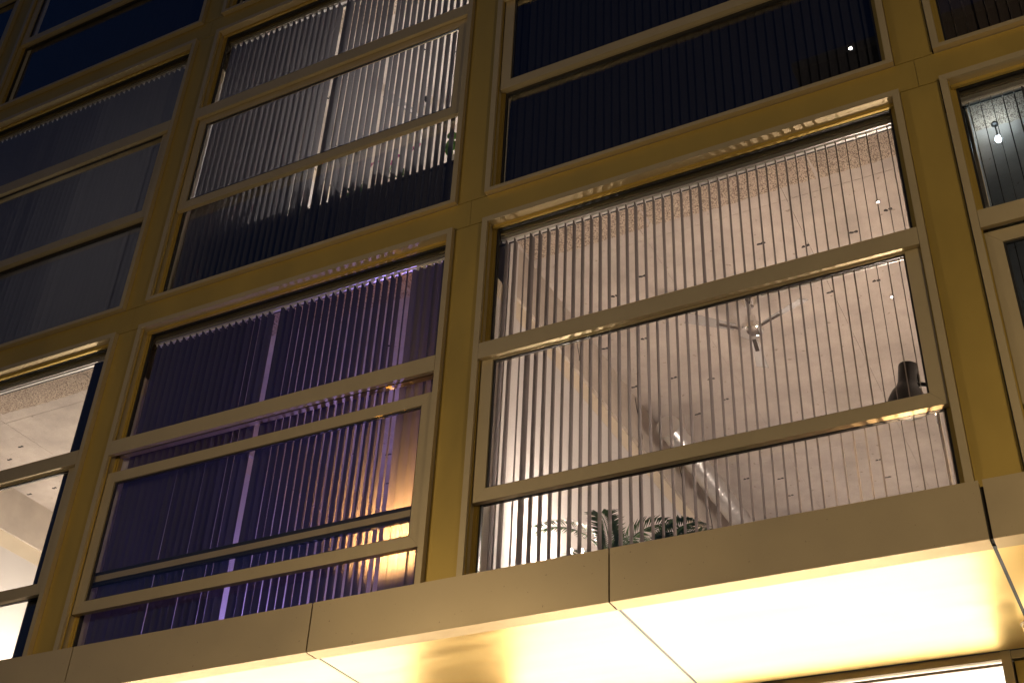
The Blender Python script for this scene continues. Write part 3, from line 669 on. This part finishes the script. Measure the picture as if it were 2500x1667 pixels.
struct('shop_ceiling', MB().box(-12, 4.2, YS + 0.08, 7.0, ZC + 3.462, ZC + 3.50), 'shop_white')
for k, (x, y) in enumerate([(-1.9, 3.0), (-3.6, 3.0), (-1.9, 5.2), (-3.6, 5.2), (-7.0, 3.0), (-8.8, 3.0), (-7.0, 5.2), (-8.8, 5.2)]):
    root = tag(empty('ceiling_light', (x, y, ZC + 3.462)), 'flat glowing panel on the shop ceiling, ' + ['front right corner', 'front, left of the corner panel', 'back right corner', 'back, left of the corner panel', 'front, right of the pair beyond the pier', 'front, far left', 'back, right of the pair beyond the pier', 'back, far left'][k], 'ceiling light', 'shop ceiling panels')
    MB().box(-0.62, 0.62, -0.32, 0.32, -0.03, -0.001).build('frame', 'aluminium', root)
    MB().quad((-0.6, -0.3, -0.032), (-0.6, 0.3, -0.032), (0.6, 0.3, -0.032), (0.6, -0.3, -0.032)).build('diffuser', 'shop_panel', root)
# soffit downlight at the right edge
dl = tag(empty('soffit_downlight', (-0.655, 1.27, ZC + 3.4085)), 'gold cylinder downlight under the soffit at the right edge', 'lamp')
MB().lathe([(0.0, 0.0), (0.092, 0.0), (0.092, -0.006), (0.082, -0.010), (0.080, -0.09), (0.0, -0.09)], n=32).build('housing', 'champagne', dl)
MB().lathe([(0.079, -0.0905), (0.074, -0.19), (0.066, -0.20), (0.0, -0.202)], n=32).build('glass', 'spot_glass', dl)

sl = bpy.data.lights.new('lamp_light', 'SPOT'); sl.energy = 160; sl.color = (1, 0.80, 0.52); sl.spot_size = R_(110); sl.spot_blend = 0.6; sl.shadow_soft_size = 0.06
slo = bpy.data.objects.new('lamp_light', sl); COL.objects.link(slo); slo.parent = dl; slo.location = (0, 0, -0.22)
# ------------------------------------------------------------------ street lamps on the pavement behind the camera
def street_lamp(x, y, h, power, label):
    root = tag(empty('street_lamp', (x, y, 0)), label, 'street lamp', 'street lamps behind the viewpoint')
    MB().lathe([(0.0, 0.0), (0.11, 0.0), (0.11, 0.5), (0.06, 0.56), (0.0, 0.56)], n=16).build('base', 'black_metal', root)
    MB().tube([(0, 0, 0.5), (0, 0, h - 0.1)], [0.05, 0.038], 12).build('pole', 'black_metal', root)
    MB().lathe([(0.0, h + 0.22), (0.2, h + 0.16), (0.24, h + 0.12), (0.06, h + 0.13), (0.0, h + 0.13)], n=20).build('cap', 'black_metal', root)
    MB().lathe([(0.0, h - 0.12), (0.05, h - 0.12), (0.13, h + 0.10), (0.0, h + 0.11)], n=20).build('lens', 'lens_warm', root)
    point('lamp_light', root, (0, 0.0, h - 0.3), power, (1, 0.77, 0.46), 0.14)
street_lamp(2.2, -5.2, 6.65, 860, 'warm street lamp on the pavement out of view to the right')
street_lamp(-6.4, -5.0, 6.4, 500, 'warm street lamp on the pavement out of view to the left')

ob = tag(empty('opposite_building', (7.0, -16.0, 0)), 'dark rendered block across the street, seen only as a reflection', 'building')
MB().box(-11.8, 13, -10, 0, -0.1, 26.9).build('wall', 'opposite_render', ob)
MB().box(-11.9, 13.1, -10.1, 0.1, 26.901, 27.15).build('roof', 'kerb', ob)
wmesh = MB().box(-0.6, 0.6, 0.001, 0.02, 0, 1.6).mesh('window', 'shop_glass')
for i in range(7):
    for j in range(1, 7): link('window', wmesh, ob, (-10 + 3.2 * i, 0, 0.9 + 3.6 * j))
fl = tag(empty('floodlight', (-3.34, -15.99, ZC + 25.3)), 'floodlight on the opposite building, a star shaped reflection in the dark window', 'floodlight')
MB().box(-0.16, 0.16, 0.0, 0.12, -0.1, 0.1).build('housing', 'black_metal', fl)
MB().lathe([(0.0, 0.0), (0.042, 0.0), (0.036, 0.012), (0.0, 0.02)], (0, 0.121, 0), 16, Matrix.Rotation(R_(-90), 3, 'X')).build('lens', 'flood', fl)
